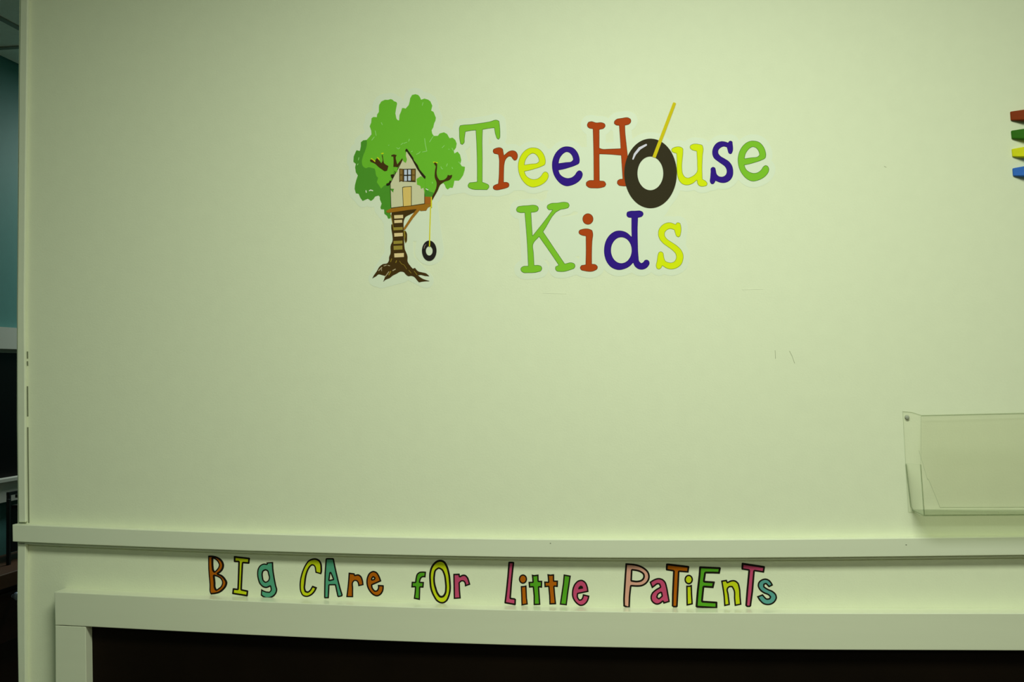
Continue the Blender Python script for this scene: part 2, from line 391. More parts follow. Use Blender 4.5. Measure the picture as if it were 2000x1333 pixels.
box('board_panel', (xi[0]-.01, -.016, ZB-.01), (pR[0]-.05, -.004, zj+.012), m_board, board)

# ================================================================ PASSAGE AT THE LEFT
def on_side(px, py, off=0.0):
    v = ray(px, py); return CAM+v*((XS+off-CAM[0])/v[0])
a = on_side(17, 641); b = on_side(17, 682, .03); c2 = on_side(17, 690); d2 = on_side(17, 934, .03); e2 = on_side(17, 980, .03)
y0p, y1p = .2, 2.1
win = empty('window_1', (XS, 1.1, (c2[2]+d2[2])/2)); win['kind'] = 'structure'
box('window_head', (XS, y0p, b[2]), (XS+.03, y1p, a[2]), m_white, win)
box('window_reveal', (XS, y0p, c2[2]), (XS+.012, y1p, b[2]), m_tbar, win)
box('dark_pane', (XS, y0p, d2[2]), (XS+.006, y1p, c2[2]), m_darkgl, win)
box('window_sill', (XS, y0p-.1, d2[2]-.012), (XS+.045, y1p+.1, d2[2]), m_white, win)
box('window_apron', (XS, y0p-.05, e2[2]), (XS+.03, y1p+.05, d2[2]-.012), m_white, win)
# cabinet against the side wall
ct = on_side(10, 1097, .10)
cab = empty('low_cabinet', (XS+.2, .95, 0)); tag(cab, 'dark wooden cabinet with brown top at the left edge, beyond the wall corner', 'cabinet')
zt = ct[2]
box('top', (XS+.002, -.1, zt-.05), (XS+.26, 2.1, zt), m_wood2, cab, bevel=.003)
box('body', (XS+.002, -.08, .06), (XS+.235, 2.08, zt-.05), m_wood, cab)
for k in range(3):
    y0_ = -.07+k*.715; dr = box('drawer', (XS+.235, y0_, zt-.24), (XS+.25, y0_+.70, zt-.07), m_wood, cab, bevel=.003)
    kv = ray(30, 1165); kp = CAM+kv*((XS+.262-CAM[0])/kv[0])
    ky = float(kp[1]) if y0_ < kp[1] < y0_+.7 else y0_+.35
    if k == 1:
        pass
    th = [2*math.pi*i/12 for i in range(12)]
    Vk = []; 
    for rr, xx in ((.006, .25), (.006, .256), (.013, .262), (.015, .268), (.011, .275)):
        Vk += [(XS+xx, ky+rr*math.cos(t), float(kp[2])+rr*math.sin(t)) for t in th]
    Fk = [(i+12*j, (i+1) % 12+12*j, (i+1) % 12+12*(j+1), i+12*(j+1)) for j in range(4) for i in range(12)]+[tuple(range(48, 60))]
    mesh_obj('knob', Vk, Fk, m_knob, dr, smooth=True)
# black wire stand on the cabinet
st = empty('wire_stand', (XS+.15, 1.0, zt)); tag(st, 'black metal frame standing on the cabinet beside the wall corner', 'stand')
def hit_y(px, py, x): v = ray(px, py); return CAM+v*((x-CAM[0])/v[0])
s0 = hit_y(17, 972, XS+.12); s1 = hit_y(17, 985, XS+.12)
for yo in (.0, .30):
    for xx in (XS+.08, XS+.16):
        yy = float(hit_y(17, 1000, xx)[1])+yo
        box('leg', (xx-.006, yy-.006, zt), (xx+.006, yy+.006, s0[2]), m_black, st, bevel=.001)
ys0, ys1 = float(s0[1])-.012, float(s0[1])+.306
box('top_bar', (XS+.154, ys0, s0[2]), (XS+.166, ys1, s0[2]+.012), m_black, st)
box('top_bar', (XS+.074, float(hit_y(17, 1000, XS+.08)[1])-.006, s0[2]), (XS+.086, ys1, s0[2]+.012), m_black, st)
box('shelf', (XS+.07, ys0+.10, s1[2]-.028), (XS+.17, ys1, s1[2]-.016), m_black, st)
box('back_sheet', (XS+.07, float(hit_y(20, 1040, XS+.07)[1]), zt+.02), (XS+.076, ys1, s1[2]-.028), m_black, st)

# ================================================================ LOGO STICKER
A_ = Fr(680, 170, 25/3); B_ = Fr(680, 290, 25/3); C_ = Fr(700, 410, 25/3); D_ = Fr(880, 220, 7.842); E_ = Fr(1100, 190, 5.796)
F_ = Fr(1300, 250, 9.091); G_ = Fr(990, 380, 7.842); H_ = Fr(1160, 390, 8.332)
e_out = [(1280, 537), (1350, 555), (1410, 610), (1445, 680), (1457, 750), (1448, 795), (1390, 830), (1300, 862), (1200, 890), (1133, 903), (1155, 960), (1210, 1006), (1275, 1023), (1340, 1008), (1385, 970), (1415, 925), (1447, 905), (1480, 915), (1502, 955), (1495, 1005), (1460, 1058), (1400, 1105), (1330, 1135), (1255, 1147), (1180, 1120), (1110, 1055), (1060, 970), (1035, 870), (1035, 780), (1060, 690), (1110, 610), (1170, 560), (1230, 538)]
e_hole = [(1133, 800), (1235, 785), (1335, 767), (1353, 745), (1348, 710), (1325, 665), (1290, 635), (1258, 627), (1215, 645), (1175, 685), (1145, 740)]
def tr(pts, dx, dy): return [(x+dx, y+dy) for x, y in pts]
def gsc(pts, k, ax, ay, bx, by): return [((x-ax)*k+bx, (y-ay)*k+by) for x, y in pts]
GREEN, RED, YEL, IND = (122, 190, 42), (166, 66, 14), (208, 228, 12), (46, 22, 122)
Lt = {}
Lt['T1'] = ('green slab-serif capital T', GREEN, [('+', 'c', D_([(133, 225), (145, 197), (200, 188), (320, 180), (430, 165), (600, 138), (710, 113), (745, 130), (752, 180), (760, 330), (755, 390), (735, 415), (712, 400), (690, 350), (668, 236), (600, 243), (493, 262), (487, 420), (490, 700), (488, 1065), (545, 1085), (588, 1115), (592, 1140), (560, 1187), (480, 1185), (300, 1165), (270, 1145), (265, 1110), (290, 1075), (340, 1068), (405, 1060), (405, 800), (395, 450), (385, 272), (300, 280), (228, 295), (215, 400), (210, 465), (180, 495), (150, 480), (138, 420), (132, 300)]))])
Lt['r'] = ('rust red lower-case r', RED, [('+', 'c', D_([(648, 600), (655, 565), (690, 545), (780, 542), (800, 560), (808, 600), (818, 655), (850, 625), (900, 590), (955, 580), (1000, 597), (1027, 640), (1024, 700), (1005, 732), (975, 735), (950, 710), (930, 682), (905, 672), (870, 690), (840, 730), (825, 790), (818, 900), (815, 1065), (870, 1068), (893, 1085), (900, 1110), (890, 1140), (850, 1160), (780, 1178), (700, 1190), (665, 1180), (648, 1155), (655, 1125), (690, 1103), (728, 1090), (737, 1000), (742, 850), (740, 700), (730, 645), (700, 637), (668, 630)]))])
Lt['e1'] = ('yellow lower-case e', YEL, [('+', 'c', D_(e_out)), ('-', 'c', D_(e_hole))])
Lt['e2'] = ('indigo lower-case e', IND, [('+', 'c', D_(tr(e_out, 521, -18))), ('-', 'c', D_(tr(e_hole, 522, -22)))])
Lt['H'] = ('rust red slab-serif capital H', RED, [('+', 'c', E_([(270, 310), (285, 280), (320, 273), (370, 287), (440, 286), (470, 300), (478, 325), (462, 352), (410, 368), (410, 575), (440, 585), (520, 585), (650, 580), (645, 500), (632, 322), (600, 318), (575, 300), (577, 275), (600, 250), (660, 237), (740, 232), (765, 250), (768, 280), (750, 305), (700, 320), (703, 400), (715, 520), (735, 700), (750, 900), (760, 1000), (720, 1008), (670, 1008), (630, 1000), (608, 975), (615, 945), (640, 928), (672, 925), (655, 660), (540, 650), (410, 645), (412, 945), (470, 955), (487, 985), (475, 1010), (430, 1027), (350, 1032), (285, 1023), (258, 1000), (260, 965), (290, 943), (345, 940), (342, 600), (335, 360), (290, 350), (272, 330)]))])
Lt['u'] = ('yellow lower-case u', YEL, [('+', 'c', F_([(103, 390), (115, 365), (145, 347), (285, 345), (308, 365), (312, 420), (300, 560), (292, 720), (310, 820), (345, 870), (395, 887), (460, 865), (520, 825), (552, 785), (560, 650), (550, 415), (500, 405), (450, 380), (430, 350), (440, 310), (470, 292), (600, 290), (650, 305), (668, 350), (658, 500), (650, 700), (655, 910), (720, 950), (742, 990), (730, 1025), (700, 1037), (600, 1032), (575, 1010), (555, 930), (480, 990), (380, 1018), (300, 1000), (235, 930), (205, 830), (195, 700), (198, 560), (192, 455), (140, 440), (110, 420)]))])
s_F = [(1110, 262), (1130, 235), (1158, 228), (1187, 245), (1192, 290), (1187, 430), (1170, 458), (1147, 465), (1120, 450), (1105, 410), (1087, 345), (1035, 332), (975, 355), (938, 400), (937, 450), (975, 500), (1050, 545), (1130, 600), (1180, 670), (1200, 760), (1190, 860), (1140, 935), (1060, 975), (980, 975), (885, 940), (870, 975), (840, 1000), (810, 995), (788, 960), (793, 880), (800, 780), (805, 715), (840, 690), (875, 705), (893, 760), (910, 825), (950, 860), (1000, 868), (1050, 850), (1082, 800), (1083, 750), (1055, 690), (990, 640), (920, 590), (860, 540), (832, 480), (830, 400), (855, 330), (905, 270), (970, 240), (1040, 240)]
Lt['s1'] = ('indigo lower-case s', IND, [('+', 'c', F_(s_F))])
eg = D_(e_out); eh = D_(e_hole)
Lt['e3'] = ('green lower-case e', GREEN, [('+', 'c', gsc(eg, 1.02, 1011.7, 288.5, 1441.0, 275.2)), ('-', 'c', gsc(eh, 1.02, 1011.7, 288.5, 1441.3, 275.6))])
Lt['K'] = ('green slab-serif capital K', GREEN, [('+', 'c', G_([(143, 230), (165, 190), (220, 175), (320, 168), (430, 163), (470, 180), (487, 215), (470, 255), (440, 270), (372, 278), (378, 400), (394, 632), (540, 450), (697, 240), (640, 240), (613, 205), (618, 170), (655, 143), (780, 128), (900, 117), (940, 130), (958, 170), (940, 205), (900, 220), (820, 235), (557, 572), (720, 815), (887, 1062), (1000, 1045), (1035, 1062), (1048, 1100), (1030, 1135), (990, 1152), (810, 1186), (760, 1175), (739, 1140), (745, 1105), (792, 1083), (640, 860), (492, 650), (403, 762), (410, 900), (420, 1085), (490, 1085), (525, 1100), (539, 1135), (520, 1175), (480, 1190), (320, 1204), (250, 1200), (215, 1170), (213, 1130), (240, 1105), (325, 1095), (305, 700), (272, 282), (190, 280), (150, 260)]))])
Lt['i'] = ('rust red lower-case i', RED, [('+', 'c', G_(ell(1241, 377, 83, 86, 16))), ('+', 'c', G_([(1098, 580), (1115, 545), (1150, 532), (1270, 532), (1305, 550), (1318, 590), (1308, 720), (1302, 880), (1302, 1065), (1360, 1073), (1392, 1105), (1385, 1142), (1350, 1168), (1180, 1172), (1135, 1158), (1120, 1122), (1140, 1085), (1205, 1075), (1210, 850), (1208, 640), (1140, 625), (1108, 605)]))])
Lt['d'] = ('indigo lower-case d', IND, [('+', 'c', H_([(530, 240), (540, 205), (580, 188), (670, 183), (760, 183), (795, 203), (806, 240), (785, 275), (718, 297), (712, 450), (715, 700), (725, 920), (740, 1010), (770, 1037), (800, 1022), (828, 987), (860, 980), (895, 1000), (905, 1040), (885, 1085), (840, 1125), (770, 1142), (700, 1120), (660, 1080), (638, 1030), (590, 1080), (500, 1130), (400, 1147), (290, 1110), (210, 1020), (167, 880), (170, 760), (210, 640), (280, 555), (360, 512), (440, 507), (530, 535), (613, 607), (610, 500), (610, 297), (560, 292), (535, 270)])), ('-', 'c', H_(ell(446, 826, 168, 211, 20)))])
Lt['s2'] = ('yellow lower-case s', YEL, [('+', 'c', H_([(1330, 405), (1345, 378), (1372, 373), (1405, 385), (1418, 430), (1413, 560), (1400, 600), (1375, 615), (1345, 600), (1322, 550), (1308, 497), (1245, 477), (1190, 497), (1155, 540), (1155, 590), (1190, 640), (1260, 690), (1350, 750), (1420, 820), (1455, 900), (1452, 980), (1420, 1060), (1350, 1115), (1260, 1137), (1180, 1120), (1113, 1078), (1095, 1115), (1060, 1140), (1025, 1125), (1010, 1080), (1025, 1000), (1040, 900), (1055, 860), (1090, 843), (1125, 865), (1138, 930), (1165, 1000), (1210, 1022), (1260, 1027), (1310, 1005), (1338, 950), (1330, 890), (1280, 830), (1200, 770), (1120, 710), (1065, 640), (1045, 570), (1055, 490), (1100, 425), (1160, 385), (1250, 375)]))])
tyre_o = E_(ell(988.5, 863, 298, 394, 40)); tyre_i = E_(ell(986.5, 862, 146, 191, 32))
rope_big = [('+', 'p', E_([(1243, 62), (1250, 57), (1275, 66), (1277, 74), (1046, 688), (1010, 674)]))]

# the crown and everything drawn with it
fol = A_([(500, 330), (505, 290), (540, 235), (600, 208), (650, 210), (690, 197), (720, 205), (745, 230), (785, 245), (797, 270), (780, 350), (768, 430), (785, 515), (808, 540), (828, 545), (835, 460), (860, 400), (878, 343), (905, 343), (935, 352), (985, 295), (1000, 240), (1010, 180), (1040, 130), (1095, 117), (1140, 130), (1165, 160), (1188, 208), (1240, 188), (1300, 205), (1340, 235), (1370, 305), (1350, 385), (1390, 405), (1410, 455), (1428, 500), (1420, 550), (1400, 590), (1385, 660), (1358, 705), (1368, 760), (1395, 797), (1460, 795), (1490, 755), (1560, 738), (1610, 765), (1650, 835), (1700, 825), (1745, 865), (1767, 920), (1755, 990), (1718, 1040), (1730, 1083), (1780, 1052), (1820, 1100), (1842, 1190), (1825, 1250), (1850, 1290), (1902, 1300), (1895, 1360), (1870, 1440), (1830, 1500), (1800, 1527), (1730, 1525), (1715, 1600), (1700, 1645), (1660, 1640), (1620, 1670), (1590, 1645), (1575, 1600), (1550, 1565), (1500, 1590), (1460, 1690), (1400, 1790), (1240, 1800), (950, 1850), (700, 1900), (690, 2020), (690, 2140), (650, 2147), (632, 2100), (588, 2065), (585, 1995), (533, 1992), (525, 1960), (545, 1900), (515, 1830), (515, 1790), (495, 1768), (440, 1785), (410, 1830), (370, 1857), (320, 1820), (235, 1857), (200, 1810), (170, 1740), (125, 1732), (105, 1660), (110, 1600), (130, 1520), (157, 1440), (125, 1390), (113, 1310), (125, 1250), (85, 1220), (90, 1130), (135, 1028), (190, 1042), (205, 970), (207, 900), (245, 868), (300, 862), (340, 820), (380, 770), (375, 710), (350, 640), (375, 580), (380, 510), (410, 488), (467, 492), (470, 450), (500, 405)])
dark = A_([(303, 866), (305, 930), (280, 1030), (240, 1130), (222, 1220), (240, 1290), (290, 1322), (330, 1308), (390, 1318), (432, 1330), (445, 1380), (460, 1450), (487, 1480), (465, 1550), (500, 1600), (535, 1655), (600, 1600), (640, 1590), (700, 1600), (700, 2150), (60, 2150), (60, 860)])
dark2 = A_([(1245, 1640), (1290, 1650), (1310, 1690), (1390, 1720), (1400, 1800), (1240, 1800)])
stk = P(900, 360, 0)
logo = empty('logo_sticker', (stk[0], 0, stk[2]))
tag(logo, 'large contour-cut wall sticker of a tree with a treehouse beside colourful lettering TreeHouse Kids', 'wall sticker')
S1 = .00025  # base sheet
backing_shape = [('+', 'p', fol), ('+', 'c', tyre_o), ('+', 's', [(776, 420, 14), (780, 500, 16), (735, 545, 3)]), ('+', 's', [(780, 510, 14), (832, 548, 3)]), ('+', 's', [(780, 530, 12), (745, 548, 3)]), ('+', 's', [(840, 400, 2), (839, 490, 16)]), ('+', 's', [(700, 330, 2), (700, 380, 2)]), ('+', 's', [(800, 440, 20), (835, 450, 10)])] + [x for k in Lt for x in Lt[k][2] if x[0] == '+'] + [('+', 's', [(880, 360, 8), (940, 340, 20), (1100, 330, 30), (1300, 330, 30), (1460, 320, 16)]), ('+', 's', [(1060, 470, 26), (1200, 450, 30), (1310, 470, 18)]), ('+', 's', [(1090, 385, 10), (1260, 385, 40)])]
m_vinyl = mat('sticker_white', (.75, .80, .65), .4, .35, (300, .03, (1, 1, 1), .004))
X, Y, Dd = field(backing_shape, 1.0, 22)
sheet('backing_sheet', (X, Y, Dd), m_vinyl, S1, logo, th=.00025, tol=.2, off=12.5)
KE = .94; KT = .83
def pr(name, col, e=KT, rough=.6): return mat(name, alb(col, e), rough, .06, (300, .02, (1, 1, 1), .006))
def layer(name, shape, m, lv, h=.35, parent=None, **k):
    return sheet(name, field(shape, h, 3), m, S1+lv*.0002, parent or logo, th=.00018, **k)
# crown
m_fl = pr('leaf_light', (98, 172, 40)); m_fd = pr('leaf_dark', (70, 136, 36)); m_br = pr('bark', (62, 46, 14)); m_yo = pr('sap_yellow', (190, 205, 20))
m_hl = pr('leaf_highlight', (140, 200, 105)); m_out = pr('ink', (38, 34, 14))
fx = field([('+', 'p', fol)], .45, 3)
sheet('foliage', fx, m_fl, S1+.0002, logo, th=.00018, tol=.09)
dd = field([('+', 'p', fol), ], .45, 3); Dk = sd_poly(dd[0], dd[1], np.array(smooth_loop(dark)))
sheet('shaded_foliage', (dd[0], dd[1], np.maximum(dd[2]+.25, Dk)), m_fd, S1+.0004, logo, th=.00018, tol=.09)
Dk2 = sd_poly(dd[0], dd[1], np.array(smooth_loop(dark2)))
sheet('shaded_foliage', (dd[0], dd[1], np.maximum(dd[2]+.25, Dk2)), m_fd, S1+.0004, logo, th=.00018, tol=.09)
def sk(fr, pts, r): return ('+', 's', fr([(x, y, r) for x, y in pts]))
layer('leaf_highlight', [sk(A_, q, 5) for q in ([(540, 580), (555, 615)], [(440, 715), (455, 790)], [(385, 865), (425, 815)], [(860, 940), (890, 915)], [(905, 920), (955, 900)], [(985, 885), (995, 850)], [(655, 950), (665, 945)], [(790, 990), (815, 1010), (840, 990)], [(1245, 840), (1255, 930), (1270, 1000), (1280, 1045), (1210, 1060)], [(1115, 1095), (1150, 1080), (1172, 1055)], [(1325, 895), (1385, 800)], [(1530, 990), (1565, 955)], [(1640, 1020), (1640, 1010)], [(1690, 995), (1710, 1035)], [(1510, 1300), (1520, 1330), (1540, 1335)], [(1600, 1290), (1615, 1250)], [(1690, 1310), (1700, 1330)], [(1800, 1220), (1820, 1250)], [(165, 1190), (175, 1150)], [(150, 1270), (160, 1250)], [(1030, 1055), (1045, 1045)], [(1370, 1550), (1372, 1570)], [(1205, 300), (1218, 255)])], m_hl, 3, h=.25)['kind'] = 'stuff'
layer('leaf_highlight', [sk(B_, q, 8) for q in ([(290, 690), (295, 715)], [(345, 690), (365, 678), (400, 690)], [(1268, 660), (1298, 675)])], m_vinyl, 3, h=.25)['kind'] = 'stuff'
layer('sap_edge', [sk(A_, q, 9) for q in ([(380, 1168), (440, 1215)], [(480, 1150), (505, 1180)], [(545, 1085), (570, 1080)], [(1390, 1225), (1450, 1235)])], m_yo, 3, h=.25)['kind'] = 'stuff'
# branches and trunk
layer('branch', [('+', 'c', A_([(355, 1185), (375, 1180), (440, 1228), (450, 1178), (470, 1158), (500, 1190), (540, 1240), (557, 1215), (547, 1110), (560, 1105), (572, 1180), (585, 1240), (655, 1288), (635, 1360), (600, 1370), (550, 1340), (500, 1305), (440, 1250), (362, 1215)]))], m_br, 4, h=.25)
layer('branch', [('+', 'c', A_([(700, 1112), (740, 1098), (790, 1110), (775, 1140), (785, 1210), (800, 1262), (845, 1205), (880, 1160), (888, 1175), (850, 1250), (810, 1310), (780, 1300), (735, 1300), (740, 1200), (735, 1130), (705, 1130)]))], m_br, 4, h=.25)
layer('branch', [('+', 'c', A_([(1398, 1232), (1415, 1228), (1442, 1245), (1448, 1300), (1440, 1400), (1455, 1470), (1490, 1520), (1560, 1510), (1600, 1480), (1622, 1430), (1650, 1440), (1690, 1428), (1692, 1450), (1650, 1512), (1570, 1540), (1490, 1605), (1450, 1700), (1400, 1790), (1370, 1845), (1362, 1820), (1400, 1720), (1430, 1650), (1440, 1560), (1410, 1470), (1415, 1350), (1425, 1285), (1400, 1250)]))], m_br, 4, h=.25)
trunk = [('+', 'c', C_([(545, 30), (700, 20), (960, -10), (985, 0), (900, 45), (830, 80), (760, 125), (745, 160), (738, 330), (745, 540), (755, 640), (800, 760), (800, 840), (850, 920), (885, 960), (920, 945), (970, 1000), (1040, 1020), (1100, 1035), (1155, 1082), (1080, 1075), (1020, 1060), (965, 1065), (1040, 1120), (1090, 1140), (1165, 1162), (1070, 1165), (985, 1180), (950, 1140), (905, 1090), (860, 1075), (815, 1080), (770, 1050), (740, 1015), (690, 1005), (620, 1040), (560, 1070), (510, 1110), (440, 1140), (402, 1175), (440, 1075), (380, 1060), (330, 1050), (290, 1080), (225, 1117), (250, 1070), (300, 1000), (340, 930), (400, 885), (470, 870), (495, 830), (500, 770), (520, 720), (528, 570), (552, 520), (548, 380), (535, 300), (535, 240), (555, 235), (550, 160), (535, 90)]))]
layer('trunk', trunk, m_br, 4, h=.25)
m_gold = pr('bark_gold', (128, 112, 32)); m_pale = pr('bark_pale', (160, 150, 110))
layer('bark_streak', [sk(C_, q, r) for q, r in (([(540, 800), (525, 845)], 7), ([(620, 830), (608, 860)], 7), ([(670, 835), (700, 880), (745, 900), (785, 965)], 4), ([(820, 985), (858, 1030)], 5), ([(908, 1000), (955, 1060)], 5), ([(525, 1005), (495, 1060)], 9), ([(520, 70), (545, 150), (560, 240), (575, 330)], 5), ([(545, 90), (550, 160)], 3))], m_gold, 5, h=.2)['kind'] = 'stuff'
layer('bark_streak', [sk(C_, q, r) for q, r in (([(380, 940), (330, 990)], 8), ([(375, 960), (378, 995)], 5), ([(415, 915), (455, 903)], 6), ([(480, 905), (510, 912)], 6), ([(560, 990), (600, 968)], 8), ([(495, 1010), (440, 1085)], 7))], m_pale, 5, h=.2)['kind'] = 'stuff'
layer('trunk_knot', [('+', 'c', C_([(735, 340), (765, 338), (788, 380), (793, 450), (785, 520), (765, 545), (750, 500), (740, 430)]))], m_gold, 5, h=.2)
layer('trunk_knot', [('+', 'c', C_([(765, 345), (782, 370), (790, 440), (782, 515), (768, 535), (760, 480), (768, 420), (760, 380)]))], m_br, 6, h=.2)
m_cream = pr('step_cream', (205, 188, 128)); m_ol = pr('step_olive', (140, 128, 48))
for (x0, y0, x1, y1, cr) in ((580, 85, 727, 145, 1), (582, 166, 712, 218, 1), (572, 283, 720, 335, 0), (582, 377, 722, 438, 1), (570, 505, 716, 558, 0), (572, 585, 716, 655, 0), (583, 707, 740, 777, 1)):
    layer('ladder_step', [('+', 'p', C_([(x0, y0+4), (x1, y0-3), (x1+1, y1-8), (x0+3, y1)]))], m_cream if cr else m_ol, 6, h=.25)
# platform and house
m_pl = pr('plank', (146, 102, 24)); m_pl2 = pr('plank_red', (152, 92, 28)); m_line = pr('house_line', (50, 54, 30)); m_hw = pr('house_wall', (186, 190, 144)); m_dr = pr('door_tan', (198, 176, 92))
m_rl = pr('rope_yellow', (196, 196, 24))
layer('platform', [('+', 'p', B_([(622, 1015), (700, 975), (1240, 905), (1248, 785), (1350, 790), (1352, 935), (1300, 962), (1270, 1012), (1180, 1018), (1150, 985), (1000, 1000), (655, 1050), (622, 1040)]))], m_pl, 5, h=.25)
layer('platform', [('+', 'p', B_([(1248, 787), (1342, 795), (1342, 900), (1248, 905)]))], m_pl2, 6, h=.25)
layer('brace', [('+', 's', B_([(1150, 985, 24), (1040, 1120, 21), (915, 1310, 17)]))], m_pl, 6, h=.25)
layer('house_outline', [('+', 'p', B_([(948, 40), (1245, 460), (1248, 905), (1040, 935), (890, 948), (696, 978), (680, 575), (730, 470), (800, 340), (825, 300), (885, 180)]))], m_line, 7, h=.25)
layer('house_wall', [('+', 'p', B_([(950, 50), (1238, 470), (1238, 896), (1040, 926), (890, 940), (702, 966), (690, 575), (740, 475), (810, 345), (832, 305), (890, 185)]))], m_hw, 8, h=.25)
for q in [('+', 'c', B_([(1112, 500), (1140, 480), (1185, 450), (1260, 500), (1250, 760), (1238, 700), (1225, 640), (1185, 660), (1175, 610), (1120, 590), (1118, 540)])), ('+', 'c', B_([(885, 180), (900, 120), (945, 60), (940, 120), (955, 180), (940, 235), (915, 225)])), ('+', 'c', B_([(740, 310), (800, 310), (800, 385), (770, 392), (740, 400)]))]: layer('leaf_cluster', [q], m_fl, 9, h=.25)
layer('leaf_cluster', [('+', 'p', B_([(692, 655), (748, 660), (735, 690), (735, 722), (715, 700), (692, 675)]))], m_fd, 9, h=.25)
for q in [('+', 'p', B_([(930, 30), (945, 5), (960, 10), (1060, 155), (1068, 190), (1130, 270), (1160, 340), (1262, 460), (1250, 500), (1200, 450), (1120, 330), (1040, 180), (968, 50), (935, 42)])), ('+', 'p', B_([(690, 430), (750, 415), (745, 440), (730, 490), (705, 470)])), ('+', 'p', B_([(680, 520), (700, 530), (690, 575), (660, 600), (622, 600), (620, 575), (660, 560)])), ('+', 's', B_([(755, 372, 5), (768, 385, 5)]))]: layer('roof_edge', [q], m_out, 10, h=.2)
win_o = layer('window', [('+', 'p', B_([(895, 335), (1100, 330), (1098, 550), (900, 540)]))], m_out, 9, h=.2)
m_sh = pr('shutter_brown', (96, 74, 26)); m_sh2 = pr('shutter_panel', (128, 104, 48)); m_pane = pr('pane_grey', (172, 186, 190))
for q, q2 in (([(832, 328), (905, 335), (905, 545), (860, 532), (832, 552)], ((845, 345, 880, 420), (845, 445, 880, 515))), ([(1027, 338), (1100, 332), (1098, 552), (1060, 535), (1027, 540)], ((1045, 350, 1082, 425), (1045, 445, 1082, 515)))):
    s = layer('shutter', [('+', 'p', B_(q))], m_out, 10, h=.2)
    sheet('shutter_board', field([('+', 'p', B_(q))], .2, 3), m_sh, S1+.0022, s, th=.0001, off=-.75)
    for (x0, y0, x1, y1) in q2: sheet('shutter_panel', field([('+', 'p', B_([(x0, y0), (x1, y0), (x1, y1), (x0, y1)]))], .25, 3), m_sh2, S1+.0023, s, th=.0001)
for (x0, y0, x1, y1) in ((912, 348, 957, 430), (975, 346, 1020, 428), (912, 449, 957, 530), (975, 447, 1020, 526)):
    sheet('pane', field([('+', 'p', B_([(x0, y0), (x1, y0), (x1, y1), (x0, y1)]))], .2, 3), m_pane, S1+.0021, win_o, th=.0001)
dr_ = layer('door', [('+', 'p', B_([(880, 632), (915, 622), (1034, 615), (1034, 935), (892, 948)]))], m_line, 9, h=.2)
sheet('door_leaf', field([('+', 'p', B_([(890, 642), (920, 632), (1024, 626), (1024, 932), (900, 942)]))], .2, 3), m_dr, S1+.0021, dr_, th=.0001)
layer('rope', [('+', 's', B_([(1355, 795, 9), (1355, 955, 9)])), ('+', 's', A_([(1342, 1955, 8), (1330, 2300, 8), (1324, 2592, 9)]))], m_rl, 8, h=.25).__setitem__('label', 'thin yellow rope of the small tyre swing')
m_ty = pr('tyre_black', (32, 30, 26)); m_tyl = pr('tyre_black_large', (50, 46, 26), KE); m_shn = pr('tyre_shine', (205, 208, 208), KE); m_shs = pr('tyre_shine_small', (120, 108, 92))
ty = layer('tyre', [('+', 'c', C_(ell(1153, 666, 119, 165, 28))), ('-', 'c', C_(ell(1153, 668, 55, 77, 24)))], m_ty, 6, h=.25); ty['label'] = 'small black swing tyre under the tree'
sheet('tyre_shine', field([('+', 's', C_([(1068, 628, 5), (1078, 590, 7), (1098, 565, 5)]))], .2, 3), m_shs, S1+.0016, ty, th=.0001)

# lettering
m_ink = pr('letter_ink', (70, 80, 30), KE)
inks = {GREEN: pr('ink_green', (62, 108, 40), KE), RED: pr('ink_red', (88, 44, 10), KE), YEL: pr('ink_yellow', (120, 140, 40), KE), IND: pr('ink_indigo', (34, 16, 92), KE)}
fills = {GREEN: pr('print_green', GREEN, KE), RED: pr('print_red', RED, KE), YEL: pr('print_yellow', YEL, KE), IND: pr('print_indigo', IND, KE)}
for k, (lab, colr, shp) in Lt.items():
    XYD = field(shp, .3, 3); XYD = (XYD[0], XYD[1], blur(XYD[2]))
    o = sheet('letter', XYD, inks[colr], S1+.0002, logo, th=.00018); o['label'] = lab
    sheet('letter_face', XYD, fills[colr], S1+.00035, o, th=.00012, off=-.85)
o = layer('tyre', [('+', 'c', tyre_o), ('-', 'c', tyre_i)], m_tyl, 3); o['label'] = 'large black tyre standing for the o of House'
sheet('tyre_shine', field([('+', 's', E_([(790, 700, 8), (812, 645, 13), (865, 580, 15), (938, 540, 11)]))], .25, 3), m_shn, S1+.0009, o, th=.0001)
o = layer('rope', rope_big, pr('rope_large', (202, 192, 20), KE), 5); o['label'] = 'straight yellow rope rising from the large tyre'

